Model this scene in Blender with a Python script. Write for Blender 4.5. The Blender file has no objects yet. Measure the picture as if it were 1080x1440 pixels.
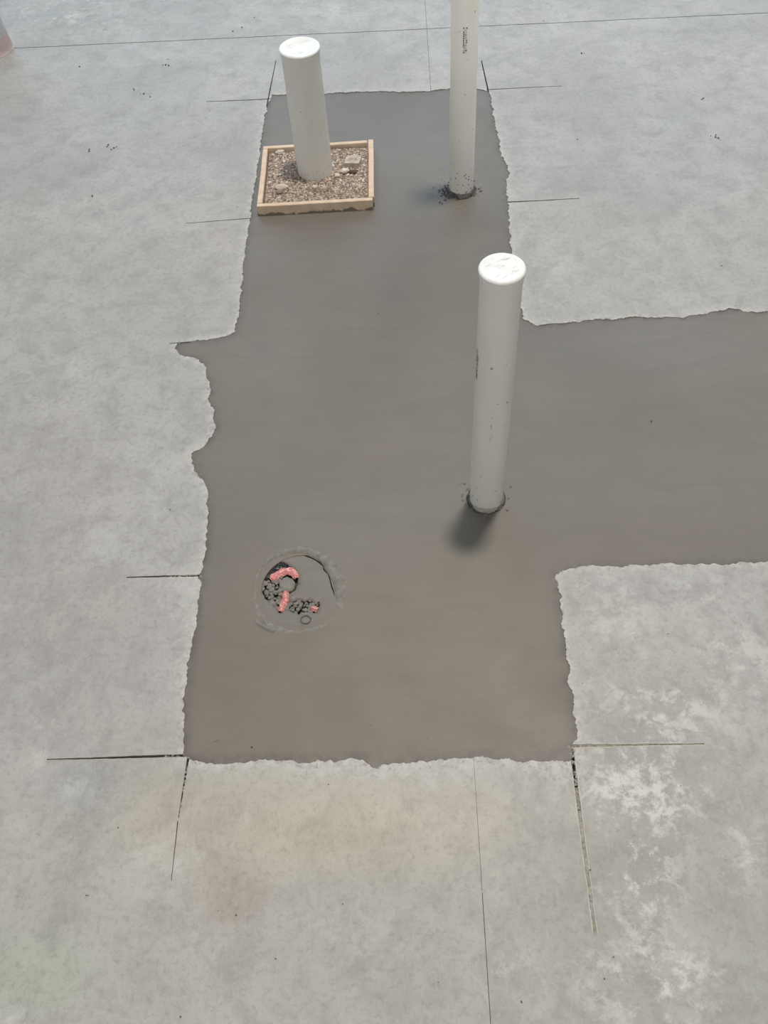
import bpy, bmesh, math, random
import numpy as np
from mathutils import Vector, Matrix, noise
from mathutils.geometry import delaunay_2d_cdt
random.seed(7)
S = bpy.context.scene
C = S.collection
PI = math.pi

# ------------------------------------------------------------------ camera
FPX = 1250.0; CX, CY = 540.0, 720.0; CAM_H = 2.0
def nv(v): return v / np.linalg.norm(v)
_dn = nv(np.array([80., 890., FPX])); _fw = np.array([-9., -1755., FPX]); _fw = nv(_fw - _dn * _fw.dot(_dn))
_up = -_dn; _rt = np.cross(_fw, _up)
W = np.array([_rt, _fw, _up])                       # world = W @ cam (x right, y down, z forward)
cam = bpy.data.cameras.new('camera'); cam_o = bpy.data.objects.new('camera', cam); C.objects.link(cam_o)
cam.sensor_fit = 'VERTICAL'; cam.sensor_height = 24; cam.lens = FPX / 1440 * 24; cam.clip_end = 100
B = W @ np.diag([1., -1., -1.])
cam_o.matrix_world = Matrix([list(B[i]) + [(0, 0, CAM_H)[i]] for i in range(3)] + [[0, 0, 0, 1]])
S.camera = cam_o
def at(px, py, z=0.0):
    r = W @ np.array([px - CX, py - CY, FPX]); t = (z - CAM_H) / r[2]
    return Vector((r[0] * t, r[1] * t, z))
def pix(x, y, z=0.0):
    q = W.T @ np.array([x, y, z - CAM_H]); return q[0] / q[2] * FPX + CX, q[1] / q[2] * FPX + CY

# ------------------------------------------------------------------ sky, lamps, exposure
w = bpy.data.worlds.new('overcast_sky'); S.world = w; w.use_nodes = True
bg = w.node_tree.nodes['Background']; bg.inputs[0].default_value = (0.62, 0.82, 1.0, 1); bg.inputs[1].default_value = 1.9
def area(name, loc, size, power, col, target=None):
    l = bpy.data.lights.new(name, 'AREA'); l.shape = 'DISK'; l.size = size; l.energy = power; l.color = col
    o = bpy.data.objects.new(name, l); C.objects.link(o); o.location = loc
    if target: o.rotation_euler = (Vector(target) - Vector(loc)).to_track_quat('-Z', 'Y').to_euler()
    return o
area('high_bay_lamp', (0.95, 3.05, 10.9), 0.75, 850, (1.0, 0.92, 0.82))
area('roof_fill_lamp', (-4.5, -3.5, 11.0), 3.0, 60, (1.0, 0.93, 0.84))  # unseen fill added above and behind the camera to lift the pipe fronts
area('rear_fill_light', (-1.0, -6.8, 4.2), 4.5, 170, (1.0, 0.95, 0.87), (0, 2, 0))  # added fill behind the camera to brighten pipe fronts; no window is built
S.view_settings.view_transform = 'Standard'; S.view_settings.look = 'None'
S.view_settings.exposure = 0.0; S.view_settings.gamma = 1.0; S.view_settings.use_curve_mapping = False

# ------------------------------------------------------------------ materials
def mat(name):
    m = bpy.data.materials.new(name); m.use_nodes = True
    return m, m.node_tree.nodes, m.node_tree.links, m.node_tree.nodes['Principled BSDF']
def nz(N, L, vec, scale, detail=4, rough=.55, dist=0.0):
    n = N.new('ShaderNodeTexNoise'); n.inputs['Scale'].default_value = scale; n.inputs['Detail'].default_value = detail
    n.inputs['Roughness'].default_value = rough; n.inputs['Distortion'].default_value = dist
    L.new(vec, n.inputs['Vector']); return n.outputs['Fac']
def rng(N, L, v, a, b, c, d):
    n = N.new('ShaderNodeMapRange'); L.new(v, n.inputs[0])
    for i, x in enumerate((a, b, c, d)): n.inputs[i + 1].default_value = x
    return n.outputs[0]
def mth(N, L, op, a, b):
    n = N.new('ShaderNodeMath'); n.operation = op
    for i, x in enumerate((a, b)):
        if isinstance(x, (int, float)): n.inputs[i].default_value = x
        else: L.new(x, n.inputs[i])
    return n.outputs[0]
def mix(N, L, fac, a, b, mode='MIX'):
    n = N.new('ShaderNodeMix'); n.data_type = 'RGBA'; n.blend_type = mode
    for s, x in ((n.inputs[0], fac), (n.inputs[6], a), (n.inputs[7], b)):
        if isinstance(x, (int, float)): s.default_value = x
        elif isinstance(x, tuple): s.default_value = (*x, 1)
        else: L.new(x, s)
    return n.outputs[2]
def bump(N, L, P, h, strength, dist=.002):
    b = N.new('ShaderNodeBump'); b.inputs['Strength'].default_value = strength; b.inputs['Distance'].default_value = dist
    L.new(h, b.inputs['Height']); L.new(b.outputs[0], P.inputs['Normal'])
def coords(N, L, scale=None, rot=0):
    g = N.new('ShaderNodeNewGeometry')
    if scale is None: return g.outputs['Position']
    m = N.new('ShaderNodeMapping'); L.new(g.outputs['Position'], m.inputs[0]); m.inputs['Scale'].default_value = scale
    m.inputs['Rotation'].default_value = (0, 0, rot); return m.outputs[0]
def attr(N, name):
    a = N.new('ShaderNodeAttribute'); a.attribute_name = name; return a

def slab_material():
    m, N, L, P = mat('old_concrete'); v = coords(N, L)
    col = mix(N, L, rng(N, L, nz(N, L, v, 2.2, 5, .6, .4), .35, .65, 0, 1), (.350, .338, .325), (.420, .406, .391))
    col = mix(N, L, rng(N, L, nz(N, L, v, 11, 7, .72, .5), .44, .66, 0, .6), col, (.258, .250, .239))
    col = mix(N, L, rng(N, L, nz(N, L, v, 60, 7, .78), .50, .72, 0, .7), col, (.222, .214, .203))
    col = mix(N, L, rng(N, L, nz(N, L, coords(N, L, (30, 5, 1), .5), 3.2, 5, .7, 1.6), .56, .70, 0, .38), col, (.45, .45, .435))
    col = mix(N, L, 1.0, col, attr(N, 'stain_and_light').outputs['Color'], 'MULTIPLY')
    # scuffed, limey wear where the slab has it
    wear = mth(N, L, 'MULTIPLY', attr(N, 'wear').outputs['Fac'], rng(N, L, mth(N, L, 'ADD', nz(N, L, v, 26, 8, .8, .25), mth(N, L, 'MULTIPLY', nz(N, L, v, 7, 4, .6, .3), .6)), .80, .93, 0, 1))
    col = mix(N, L, wear, col, (.54, .535, .51))
    fine = rng(N, L, nz(N, L, v, 55, 9, .82, .3), .60, .70, 0, .6)
    col = mix(N, L, fine, col, (.46, .455, .44))
    # ground, dusty margin along the sawn trench
    ed = mth(N, L, 'MULTIPLY', attr(N, 'margin').outputs['Fac'], rng(N, L, nz(N, L, v, 42, 8, .8, .4), .42, .56, 0, 1))
    col = mix(N, L, ed, col, (.50, .482, .45))
    nick = mth(N, L, 'MULTIPLY', attr(N, 'margin').outputs['Fac'], rng(N, L, nz(N, L, v, 75, 6, .75, .3), .57, .62, 0, .6))
    col = mix(N, L, nick, col, (.15, .135, .115))
    L.new(col, P.inputs['Base Color'])
    L.new(rng(N, L, nz(N, L, v, 6, 6, .7, .5), .3, .7, .46, .62), P.inputs['Roughness'])
    P.inputs['Specular IOR Level'].default_value = .45
    h = mth(N, L, 'ADD', nz(N, L, v, 150, 6, .7), mth(N, L, 'MULTIPLY', nz(N, L, v, 12, 5, .6), 1.0))
    bump(N, L, P, h, .35, .0015); return m
def patch_material():
    m, N, L, P = mat('fresh_concrete'); v = coords(N, L)
    col = mix(N, L, rng(N, L, nz(N, L, v, 1.5, 4, .55, .5), .35, .65, 0, 1), (.154, .136, .115), (.184, .164, .141))
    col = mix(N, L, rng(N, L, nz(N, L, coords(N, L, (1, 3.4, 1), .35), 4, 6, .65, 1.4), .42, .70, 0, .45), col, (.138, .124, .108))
    col = mix(N, L, rng(N, L, nz(N, L, v, 90, 5, .7), .58, .75, 0, .35), col, (.12, .11, .10))
    col = mix(N, L, 1.0, col, attr(N, 'stain_and_light').outputs['Color'], 'MULTIPLY')
    ed = mth(N, L, 'MULTIPLY', attr(N, 'margin').outputs['Fac'], rng(N, L, nz(N, L, v, 30, 6, .7, .4), .36, .60, .1, .75))
    col = mix(N, L, ed, col, (.088, .076, .066))
    L.new(col, P.inputs['Base Color'])
    L.new(rng(N, L, nz(N, L, v, 3.5, 5, .6, .6), .3, .7, .45, .59), P.inputs['Roughness'])
    h = mth(N, L, 'ADD', nz(N, L, v, 120, 5, .65), mth(N, L, 'MULTIPLY', nz(N, L, coords(N, L, (1, 2, 1), .35), 7, 4, .5, .6), 1.5))
    bump(N, L, P, h, .35, .0015); return m
def mottled(name, a, b, scale, rough=.7, bs=.3, bscale=None, bdist=.001, spec=.5):
    m, N, L, P = mat(name); v = coords(N, L)
    L.new(mix(N, L, rng(N, L, nz(N, L, v, scale, 5, .65), .35, .65, 0, 1), a, b), P.inputs['Base Color'])
    P.inputs['Roughness'].default_value = rough; P.inputs['Specular IOR Level'].default_value = spec
    if bs: bump(N, L, P, nz(N, L, v, bscale or scale * 3, 5, .65), bs, bdist)
    return m
def pvc_material():
    m, N, L, P = mat('white_pvc'); v = coords(N, L)
    col = mix(N, L, rng(N, L, nz(N, L, v, 5, 4, .5), .3, .7, 0, 1), (.76, .745, .71), (.82, .805, .77))
    col = mix(N, L, rng(N, L, nz(N, L, v, 42, 3, .5), .735, .75, 0, .7), col, (.22, .20, .17))          # spatter
    col = mix(N, L, rng(N, L, nz(N, L, coords(N, L, (4, 4, .7)), 14, 5, .7), .6, .85, 0, .2), col, (.5, .48, .44))
    # mortar film on the foot of the pipe, thinning out upwards
    g = N.new('ShaderNodeNewGeometry'); s = N.new('ShaderNodeSeparateXYZ'); L.new(g.outputs['Position'], s.inputs[0])
    low = rng(N, L, s.outputs['Z'], .0, .09, .09, -.02)
    film = rng(N, L, mth(N, L, 'ADD', nz(N, L, v, 60, 4, .6), low), .66, .70, 0, .8)
    col = mix(N, L, film, col, (.25, .235, .21))
    L.new(col, P.inputs['Base Color'])
    P.inputs['Roughness'].default_value = .42; P.inputs['Specular IOR Level'].default_value = .5
    return m
def wood_material():
    m, N, L, P = mat('raw_pine'); v = coords(N, L)
    col = mix(N, L, rng(N, L, nz(N, L, v, 30, 5, .6), .35, .65, 0, 1), (.62, .46, .34), (.72, .57, .44))
    col = mix(N, L, rng(N, L, nz(N, L, coords(N, L, (5, 40, 40)), 5, 5, .7), .5, .75, 0, .5), col, (.42, .31, .22))
    g = N.new('ShaderNodeNewGeometry'); s = N.new('ShaderNodeSeparateXYZ'); L.new(g.outputs['Position'], s.inputs[0])
    muck = mth(N, L, 'ADD', nz(N, L, v, 22, 4, .6), rng(N, L, s.outputs['Z'], 0, .022, .22, -.2))
    col = mix(N, L, rng(N, L, muck, .56, .64, 0, .9), col, (.15, .125, .105))
    L.new(col, P.inputs['Base Color']); P.inputs['Roughness'].default_value = .75
    bump(N, L, P, nz(N, L, coords(N, L, (20, 160, 160)), 4, 4, .6), .3, .001); return m
def film_material():
    m, N, L, P = mat('red_plastic_film'); v = coords(N, L)
    col = mix(N, L, rng(N, L, nz(N, L, v, 60, 4, .6), .4, .6, 0, 1), (.60, .13, .12), (.74, .28, .26))
    col = mix(N, L, rng(N, L, nz(N, L, coords(N, L, (60, 200, 60), .6), 2.5, 4, .6, .8), .54, .60, 0, .75), col, (.86, .74, .70))  # whitish highlight streaks painted into the film colour
    L.new(col, P.inputs['Base Color']); P.inputs['Roughness'].default_value = .18
    P.inputs['Specular IOR Level'].default_value = .8
    bump(N, L, P, nz(N, L, v, 240, 4, .6, 1), .6, .002); return m
M = dict(
    slab=slab_material(), patch=patch_material(), pvc=pvc_material(), wood=wood_material(), film=film_material(),
    cap=mottled('white_cap_plastic', (.80, .80, .79), (.88, .88, .875), 30, .38, .15),
    sub=mottled('dark_saw_slot', (.06, .055, .05), (.13, .12, .105), 60, .9, .3),
    dust=mottled('beige_slurry_dust', (.20, .185, .160), (.42, .395, .35), 130, .9, .8, 300, .002),
    rim=mottled('pale_slurry_rim', (.50, .47, .42), (.64, .61, .55), 90, .85, .5, 300, .001),
    ink=mottled('black_ink', (.03, .03, .03), (.06, .06, .06), 50, .5, 0),
    grime=mottled('grey_smudge', (.50, .50, .49), (.64, .64, .63), 200, .6, 0),
    mortar=mottled('rough_mortar', (.165, .150, .128), (.245, .228, .200), 60, .75, .6, 160, .002),
    lip=mottled('pale_mortar', (.34, .33, .30), (.46, .45, .41), 60, .7, .4, 200, .001),
    wet=mottled('dark_wet_mortar', (.045, .043, .038), (.15, .14, .125), 160, .6, .6, 250, .002),
    hole=mottled('dark_hole', (.02, .021, .022), (.06, .062, .062), 60, .45, .5),
    ceil=mottled('ceiling_sheet', (.52, .53, .53), (.58, .58, .58), 2, .8, 0),
    wallm=mottled('wall_sheet', (.50, .49, .46), (.56, .55, .52), 2, .8, 0),
    greypipe=mottled('grey_post', (.40, .39, .40), (.50, .49, .49), 30, .5, .2),
    pink=mottled('pink_smear', (.50, .33, .33), (.44, .40, .39), 40, .6, .3),
    black=mottled('black_plastic', (.02, .022, .026), (.04, .042, .05), 90, .25, .5),
)
def tri_rand(name, stops, bs=.4):
    m, N, L, P = mat(name); o = attr(N, 'tint')
    r = N.new('ShaderNodeValToRGB'); L.new(o.outputs['Fac'], r.inputs[0]); r.color_ramp.interpolation = 'CONSTANT'
    while len(r.color_ramp.elements) < len(stops): r.color_ramp.elements.new(.5)
    for e, (p, c) in zip(r.color_ramp.elements, stops): e.position = p; e.color = (*c, 1)
    L.new(r.outputs[0], P.inputs['Base Color']); P.inputs['Roughness'].default_value = .8
    bump(N, L, P, nz(N, L, coords(N, L), 200, 4, .6), bs, .001); return m
M['gravel'] = tri_rand('gravel', [(0, (.20, .145, .115)), (.12, (.31, .235, .185)), (.30, (.40, .315, .26)), (.54, (.49, .405, .34)), (.80, (.60, .51, .44)), (.94, (.76, .69, .62))])

# ------------------------------------------------------------------ helpers
def link(name, me, m=None, parent=None):
    if m is not None: me.materials.append(m)
    o = bpy.data.objects.new(name, me); C.objects.link(o)
    if parent: o.parent = parent
    return o
def obj(name, bm, m, parent=None, smooth=True):
    me = bpy.data.meshes.new(name); bmesh.ops.recalc_face_normals(bm, faces=bm.faces[:]); bm.to_mesh(me); bm.free()
    if smooth: me.shade_smooth()
    return link(name, me, m, parent)
def raw(name, vs, fs, m, parent=None, smooth=False):
    me = bpy.data.meshes.new(name); me.from_pydata([tuple(v) for v in vs], [], fs); me.update()
    if smooth: me.shade_smooth()
    return link(name, me, m, parent)
def tag(o, label=None, cat=None, group=None, kind=None):
    for k, v in (('label', label), ('category', cat), ('group', group), ('kind', kind)):
        if v: o[k] = v
    return o
def empty(name, loc):
    o = bpy.data.objects.new(name, None); C.objects.link(o); o.location = loc; o.empty_display_size = .05; return o
def lathe(prof, seg=64, cx=0, cy=0, jit=0, seed=0):
    bm = bmesh.new(); rings = []
    for i, (r, z) in enumerate(prof):
        if r < 1e-6: rings.append([bm.verts.new((cx, cy, z))]); continue
        rg = []
        for k in range(seg):
            a = 2 * PI * k / seg
            rr = r + (jit * noise.noise(Vector((math.cos(a) * 3, math.sin(a) * 3, seed + i * .9))) if jit else 0)
            rg.append(bm.verts.new((cx + rr * math.cos(a), cy + rr * math.sin(a), z)))
        rings.append(rg)
    for a, b in zip(rings, rings[1:]):
        for k in range(seg):
            k2 = (k + 1) % seg
            if len(a) == 1: bm.faces.new((a[0], b[k], b[k2]))
            elif len(b) == 1: bm.faces.new((a[k], b[0], a[k2]))
            else: bm.faces.new((a[k], a[k2], b[k2], b[k]))
    return bm
def box_bm(x0, x1, y0, y1, z0, z1, bev=0):
    bm = bmesh.new(); bmesh.ops.create_cube(bm, size=1)
    for v in bm.verts: v.co = Vector(((x0 + x1) / 2 + v.co.x * (x1 - x0), (y0 + y1) / 2 + v.co.y * (y1 - y0), (z0 + z1) / 2 + v.co.z * (z1 - z0)))
    if bev: bmesh.ops.bevel(bm, geom=bm.edges[:], offset=bev, segments=2, affect='EDGES')
    return bm
def stone_data(r, seed, flat=.7, sub=1):
    bm = bmesh.new(); bmesh.ops.create_icosphere(bm, subdivisions=sub, radius=r)
    for v in bm.verts:
        n_ = noise.noise(v.co * (1.3 / r) + Vector((seed * 3.7, seed, 0)))
        v.co *= 1 + .45 * n_; v.co.z *= flat
    vs = [v.co.copy() for v in bm.verts]; fs = [[v.index for v in f.verts] for f in bm.faces]; bm.free(); return vs, fs
def scatter(name, items, m, parent=None):
    """items: (x, y, z, r, flat) -> one joined mesh of little irregular stones"""
    V, F, T = [], [], []
    protos = [stone_data(1.0, s, 1.0) for s in range(8)]
    for i, (x, y, z, r, fl) in enumerate(items):
        vs, fs = protos[i % 8]; b = len(V); a = random.random() * 6.28; ca, sa = math.cos(a), math.sin(a)
        sx, sy = random.uniform(.75, 1.3), random.uniform(.75, 1.2); t = random.random()
        for v in vs:
            px_, py_ = v.x * sx * r, v.y * sy * r
            V.append((x + px_ * ca - py_ * sa, y + px_ * sa + py_ * ca, z + v.z * r * fl)); T.append(t)
        F += [[j + b for j in f] for f in fs]
    me = bpy.data.meshes.new(name); me.from_pydata(V, [], F); me.update()
    me.attributes.new('tint', 'FLOAT', 'POINT').data.foreach_set('value', T)
    return link(name, me, m, parent)
def top_and_walls(top, zb, tris):
    """smooth top from tris plus crisp walls down to zb round every border, with vertices of their own"""
    n_ = len(top); he = {}
    for a, b, c in tris:
        for e in ((a, b), (b, c), (c, a)): he[e] = 1
    faces = [tuple(map(int, t)) for t in tris]; V = [tuple(v) for v in top]
    idx = {}
    def dup_(i):
        if i not in idx:
            idx[i] = len(V); V.append(tuple(top[i])); V.append((top[i][0], top[i][1], zb if not callable(zb) else zb(top[i])))
        return idx[i]
    for a, b in he:
        if (b, a) not in he:
            i, j = dup_(a), dup_(b); faces.append((j, i, i + 1, j + 1))
    return V, faces
def in_poly(x, y, P):
    c = False; n_ = len(P); j = n_ - 1
    for i in range(n_):
        xi, yi = P[i]; xj, yj = P[j]
        if (yi > y) != (yj > y) and x < (xj - xi) * (y - yi) / (yj - yi) + xi: c = not c
        j = i
    return c
def in_poly_np(X, Y, P):
    c = np.zeros(X.shape, bool); n_ = len(P); j = n_ - 1
    for i in range(n_):
        xi, yi = P[i]; xj, yj = P[j]
        if yi != yj: c ^= ((yi > Y) != (yj > Y)) & (X < (xj - xi) * (Y - yi) / (yj - yi) + xi)
        j = i
    return c
def roughen(P, step, amp, freq=28, closed=True, seed=0.):
    out = []; n_ = len(P)
    for i in range(n_ if closed else n_ - 1):
        a = Vector(P[i]).to_2d(); b = Vector(P[(i + 1) % n_]).to_2d(); d = b - a; k = max(1, int(d.length / step))
        nr = Vector((-d.y, d.x)).normalized() if d.length else Vector((0, 0))
        for s in range(k):
            p = a + d * (s / k)
            o = noise.fractal(Vector((p.x * freq, p.y * freq, seed)), .45, 2.2, 5) * amp
            out.append(tuple(p + nr * o))
    if not closed: out.append(tuple(Vector(P[-1]).to_2d()))
    return out

# ------------------------------------------------------------------ the trench outline and the saw cuts (floor plan, traced onto the ground)
OUT_PX = [(383,133),(420,133),(470,131),(520,128),(560,129),(600,128),(640,123),(660,122),(680,126),(689,130),
 (692,150),(697,178),(702,195),(704,213),(711,230),(717,243),(712,252),(713,275),(715,300),(717,330),(721,370),(727,405),(733,432),(738,448),
 (752,457),(800,453),(840,449),(900,446),(960,446),(990,441),(1010,436),(1026,433),(1050,438),(1080,438),(1180,434),(1300,430),
 (1330,783),(1180,788),(1080,790),(1000,794),(945,793),(860,796),(815,797),(790,801),(781,807),
 (783,820),(788,838),(790,870),(795,895),(797,925),(801,955),(806,985),(808,1010),(811,1040),(806,1052),(802,1070),
 (780,1070),(740,1071),(700,1068),(670,1066),(640,1068),(600,1071),(560,1071),(540,1075),(524,1083),(512,1071),(480,1068),(420,1072),(365,1068),(345,1073),(310,1076),(290,1071),(266,1070),(258,1062),
 (257,1030),(258,1005),(257,985),(262,965),(262,948),(268,920),(271,895),(277,870),(279,845),(281,825),(279,812),(285,797),(290,770),(292,740),(290,712),(292,690),
 (285,676),(276,666),(270,650),(268,638),(280,632),(292,622),(300,610),(303,597),(300,585),(297,573),(293,560),(296,548),(293,535),(290,520),(285,512),(278,505),(262,501),(250,496),(245,490),(249,483),
 (270,480),(300,476),(320,472),(330,466),(335,445),(338,420),(341,390),(343,365),(348,330),(353,295),(358,260),(364,225),(368,190),(372,165),(377,145)]
OUT = roughen([at(*p).to_2d() for p in OUT_PX], .0042, .0065, 26)
# deep slots: (pixel ends, width start, width end)
CUTS = [((66,1068),(268,1062),.0040,.0065),((178,812),(284,809),.0035,.0075),((262,314),(362,306),.003,.005),((238,483),(275,480),.003,.006),
        ((290,143),(380,139),.004,.007),((388,85),(375,150),.003,.006),((677,85),(688,134),.004,.006),((684,126),(790,121),.006,.003),
        ((700,285),(815,279),.007,.003),((800,1049),(990,1046),.0080,.0035),((803,1048),(837,1313),.0095,.0075),((266,1058),(251,1150),.0065,.0016),
        ((250,1155),(241,1238),.0022,.0012)]
def quad(a, b, wa, wb):
    a = Vector(a).to_2d(); b = Vector(b).to_2d(); d = (b - a).normalized(); n_ = Vector((-d.y, d.x))
    return [tuple(a - n_ * wa / 2), tuple(b - n_ * wb / 2), tuple(b + d * wb * .5), tuple(b + n_ * wb / 2), tuple(a + n_ * wa / 2)]
def rough_quad(a, b, wa, wb, seed):
    a = Vector(a).to_2d(); b = Vector(b).to_2d(); d = (b - a); L_ = d.length; d.normalize(); n_ = Vector((-d.y, d.x)); k = max(2, int(L_ / (.012 if L_ < 3 else .04)))
    lo, hi = [], []
    for i in range(k + 1):
        p = a + d * L_ * i / k; w_ = wa + (wb - wa) * i / k
        lo.append(tuple(p - n_ * (w_ / 2 * (1 + .35 * noise.noise(Vector((p.x * 60, p.y * 60, seed)))))))
        hi.append(tuple(p + n_ * (w_ / 2 * (1 + .35 * noise.noise(Vector((p.x * 60, p.y * 60, seed + 9)))))))
    return lo + hi[::-1]
GROOVES = [rough_quad(at(*a), at(*b), wa, wb, i * 2.) for i, (a, b, wa, wb) in enumerate(CUTS)]
X0, X1, Y0, Y1 = -10.0, 10.0, -7.0, 14.0
def ext(a, b, ax, v):                     # point on line a-b where coordinate ax equals v
    a = at(*a); b = at(*b); t = (v - a[ax]) / (b[ax] - a[ax]); return a + (b - a) * t
JA, JB = ext((15,68),(1080,18), 0, X0), ext((15,68),(1080,18), 0, X1)        # control joint across the back
JC, JD = ext((604,100),(690,1440), 1, Y0), ext((604,100),(690,1440), 1, Y1)  # hairline joint running away from the camera
N_CUT = len(GROOVES)
def along(t, a=JC, b=JD): return a + (b - a) * t
def at_y(py): p = at(604 + (690 - 604) * (py - 100) / 1340, py); return (p.y - JC.y) / (JD.y - JC.y)
GROOVES += [rough_quad(JA, JB, .0048, .0048, 50.), rough_quad(along(0), along(at_y(1255)), .0013, .0011, 51.), rough_quad(along(at_y(1252)), along(at_y(1060)), .0008, .0005, 52.),
            rough_quad(along(at_y(140)), along(1), .0011, .0014, 53.)]

# ------------------------------------------------------------------ triangulated slab with real slots
seg_a = np.array(OUT); seg_b = np.roll(seg_a, -1, axis=0)
def dist_out(P):
    P = np.asarray(P); D = np.full(len(P), 1e9)
    for a, b in zip(seg_a, seg_b):
        ab = b - a; t = np.clip(((P - a) @ ab) / max(1e-12, ab @ ab), 0, 1); D = np.minimum(D, np.hypot(*(P - a - t[:, None] * ab).T))
    return D
pts, edges = [], []
def loop(P):
    b = len(pts); pts.extend(P); n_ = len(P); edges.extend((b + i, b + (i + 1) % n_) for i in range(n_))
loop([(X0, Y0), (X1, Y0), (X1, Y1), (X0, Y1)])
loop(OUT)
for g in GROOVES: loop(g)
rs = np.random.RandomState(3)
gx, gy = np.meshgrid(np.arange(-2.2, 2.0, .035), np.arange(-.1, 5.2, .035)); G1 = np.stack([gx.ravel(), gy.ravel()], 1)
gx, gy = np.meshgrid(np.arange(-.8, 1.4, .012), np.arange(.62, 3.75, .012)); G2 = np.stack([gx.ravel(), gy.ravel()], 1)
G1 += rs.uniform(-.008, .008, G1.shape); G2 += rs.uniform(-.003, .003, G2.shape)
d2 = dist_out(G2); G2 = G2[(d2 < .055) & (d2 > .005)]; d1 = dist_out(G1); G1 = G1[d1 > .05]
gs = [(np.array(at(*a).to_2d()), np.array(at(*b).to_2d())) for a, b, _, _ in CUTS] + [(np.array(JA.to_2d()), np.array(JB.to_2d())), (np.array(JC.to_2d()), np.array(JD.to_2d()))]
def dist_g(P, S_=gs):
    D = np.full(len(P), 1e9)
    for a, b in S_:
        ab = b - a; t = np.clip(((P - a) @ ab) / (ab @ ab), 0, 1); D = np.minimum(D, np.hypot(*(P - a - t[:, None] * ab).T))
    return D
gx, gy = np.meshgrid(np.arange(-2.2, 2.0, .012), np.arange(-.1, 5.2, .012)); G3 = np.stack([gx.ravel(), gy.ravel()], 1) + rs.uniform(-.003, .003, (gx.size, 2))
dg = dist_g(G3, gs[:-2]); G3 = G3[(dg < .045) & (dg > .007)]; G3 = G3[dist_out(G3) >= .055]
dg = dist_g(G2); G2 = G2[dg > .007]
G1 = G1[(dist_g(G1, gs[:-2]) > .05) & (dist_g(G1) > .012)]
gx, gy = np.meshgrid(np.arange(-9.5, 10, .5), np.arange(-6.5, 14, .5)); G0 = np.stack([gx.ravel(), gy.ravel()], 1)
G0 = G0[(np.abs(G0[:, 0]) > 2.3) | (G0[:, 1] < -.2) | (G0[:, 1] > 5.3)]
for g in (G1[~in_poly_np(G1[:, 0], G1[:, 1], OUT)], G2[~in_poly_np(G2[:, 0], G2[:, 1], OUT)], G3[~in_poly_np(G3[:, 0], G3[:, 1], OUT)], G0): pts.extend(map(tuple, g))
vv, ee, ff, *_ = delaunay_2d_cdt([Vector(p) for p in pts], edges, [], 0, 1e-6)
VX = np.array([tuple(v) for v in vv]); F = np.array([f for f in ff if len(f) == 3]); cen = VX[F].mean(1)
rem = in_poly_np(cen[:, 0], cen[:, 1], OUT)
for g in GROOVES: rem |= in_poly_np(cen[:, 0], cen[:, 1], g)
F = F[~rem]; cen = cen[~rem]
def side(P, a, b): return (b.x - a.x) * (P[:, 1] - a.y) - (b.y - a.y) * (P[:, 0] - a.x) > 0
back = side(cen, JA, JB); left = side(cen, JC, JD)

# slab stains and tone, with cool sky sheen painted in at the far end: (px, py, rx, ry, rgb multiplier, strength)
BL = [(900,1300,260,200,(.93,.93,.925),.9),(430,1160,340,85,(1.13,1.07,.97),1.),(325,1260,48,48,(.85,.78,.72),1.),(135,1110,45,45,(.90,.93,.97),.9),(600,1340,330,130,(1.01,1.0,.975),.8),(560,1130,250,50,(1.05,1.03,1.0),.8),(210,1130,70,70,(1.04,1.01,.95),.8),
 (40,1370,130,90,(.96,1.0,.90),.9),(120,1120,110,50,(.93,.95,.98),.8),(870,1130,60,120,(.92,.92,.91),.6),(1060,1380,60,90,(.95,.99,.91),.7),
 (450,1190,110,30,(.97,.93,.87),.6),(760,1080,35,90,(.96,.96,.96),.5),(830,1240,60,90,(.93,.93,.92),.6),(350,1090,140,25,(1.03,1.02,1.0),.8),
 (60,620,160,120,(.99,.97,.95),.7),(100,850,150,150,(.97,.96,.94),.7),(300,340,70,50,(1.06,1.02,.98),.8),(230,20,120,20,(.90,.93,.91),.7),(900,620,1,1,(1,1,1),0),
 (70,20,90,25,(.90,.94,.92),.7),(960,220,100,60,(.97,.98,1.0),.6),(900,370,160,60,(1.05,1.04,1.01),.8),(640,1300,180,90,(.95,.95,.93),.6),(180,200,160,70,(.98,.99,1.02),.6),(850,60,500,90,(1.08,1.09,1.10),.9),(300,60,300,90,(1.06,1.08,1.10),.8),(950,200,250,80,(1.03,1.04,1.06),.8),
 (520,1400,400,60,(.97,.97,.95),.6),(480,60,200,40,(1.02,1.02,1.02),.5),(700,20,300,30,(1.05,1.05,1.04),.6),(930,900,200,80,(.98,.98,.97),.6)]
WE = [(930,1010,110,75,1.),(900,1110,110,85,1.2),(900,1230,60,110,1.2),(920,1380,100,70,1.2),(1020,930,90,80,.75),(870,880,70,60,.6),(820,820,60,20,.7),(720,1380,60,50,.5),(1040,1200,50,50,.8),
 (90,540,70,40,.5),(60,1040,30,70,.6),(130,1100,60,25,.6),(180,780,90,60,.35),(250,700,40,60,.4),(100,20,110,35,.7),(700,25,200,30,.5),(470,15,60,12,.7),
 (250,1210,140,50,.4),(480,1330,90,60,.3),(20,1425,40,20,.8),(260,900,30,110,.5),(990,90,120,30,.4),(780,400,50,60,.4),(960,830,140,30,.6),(560,1090,200,20,.5)]
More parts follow.
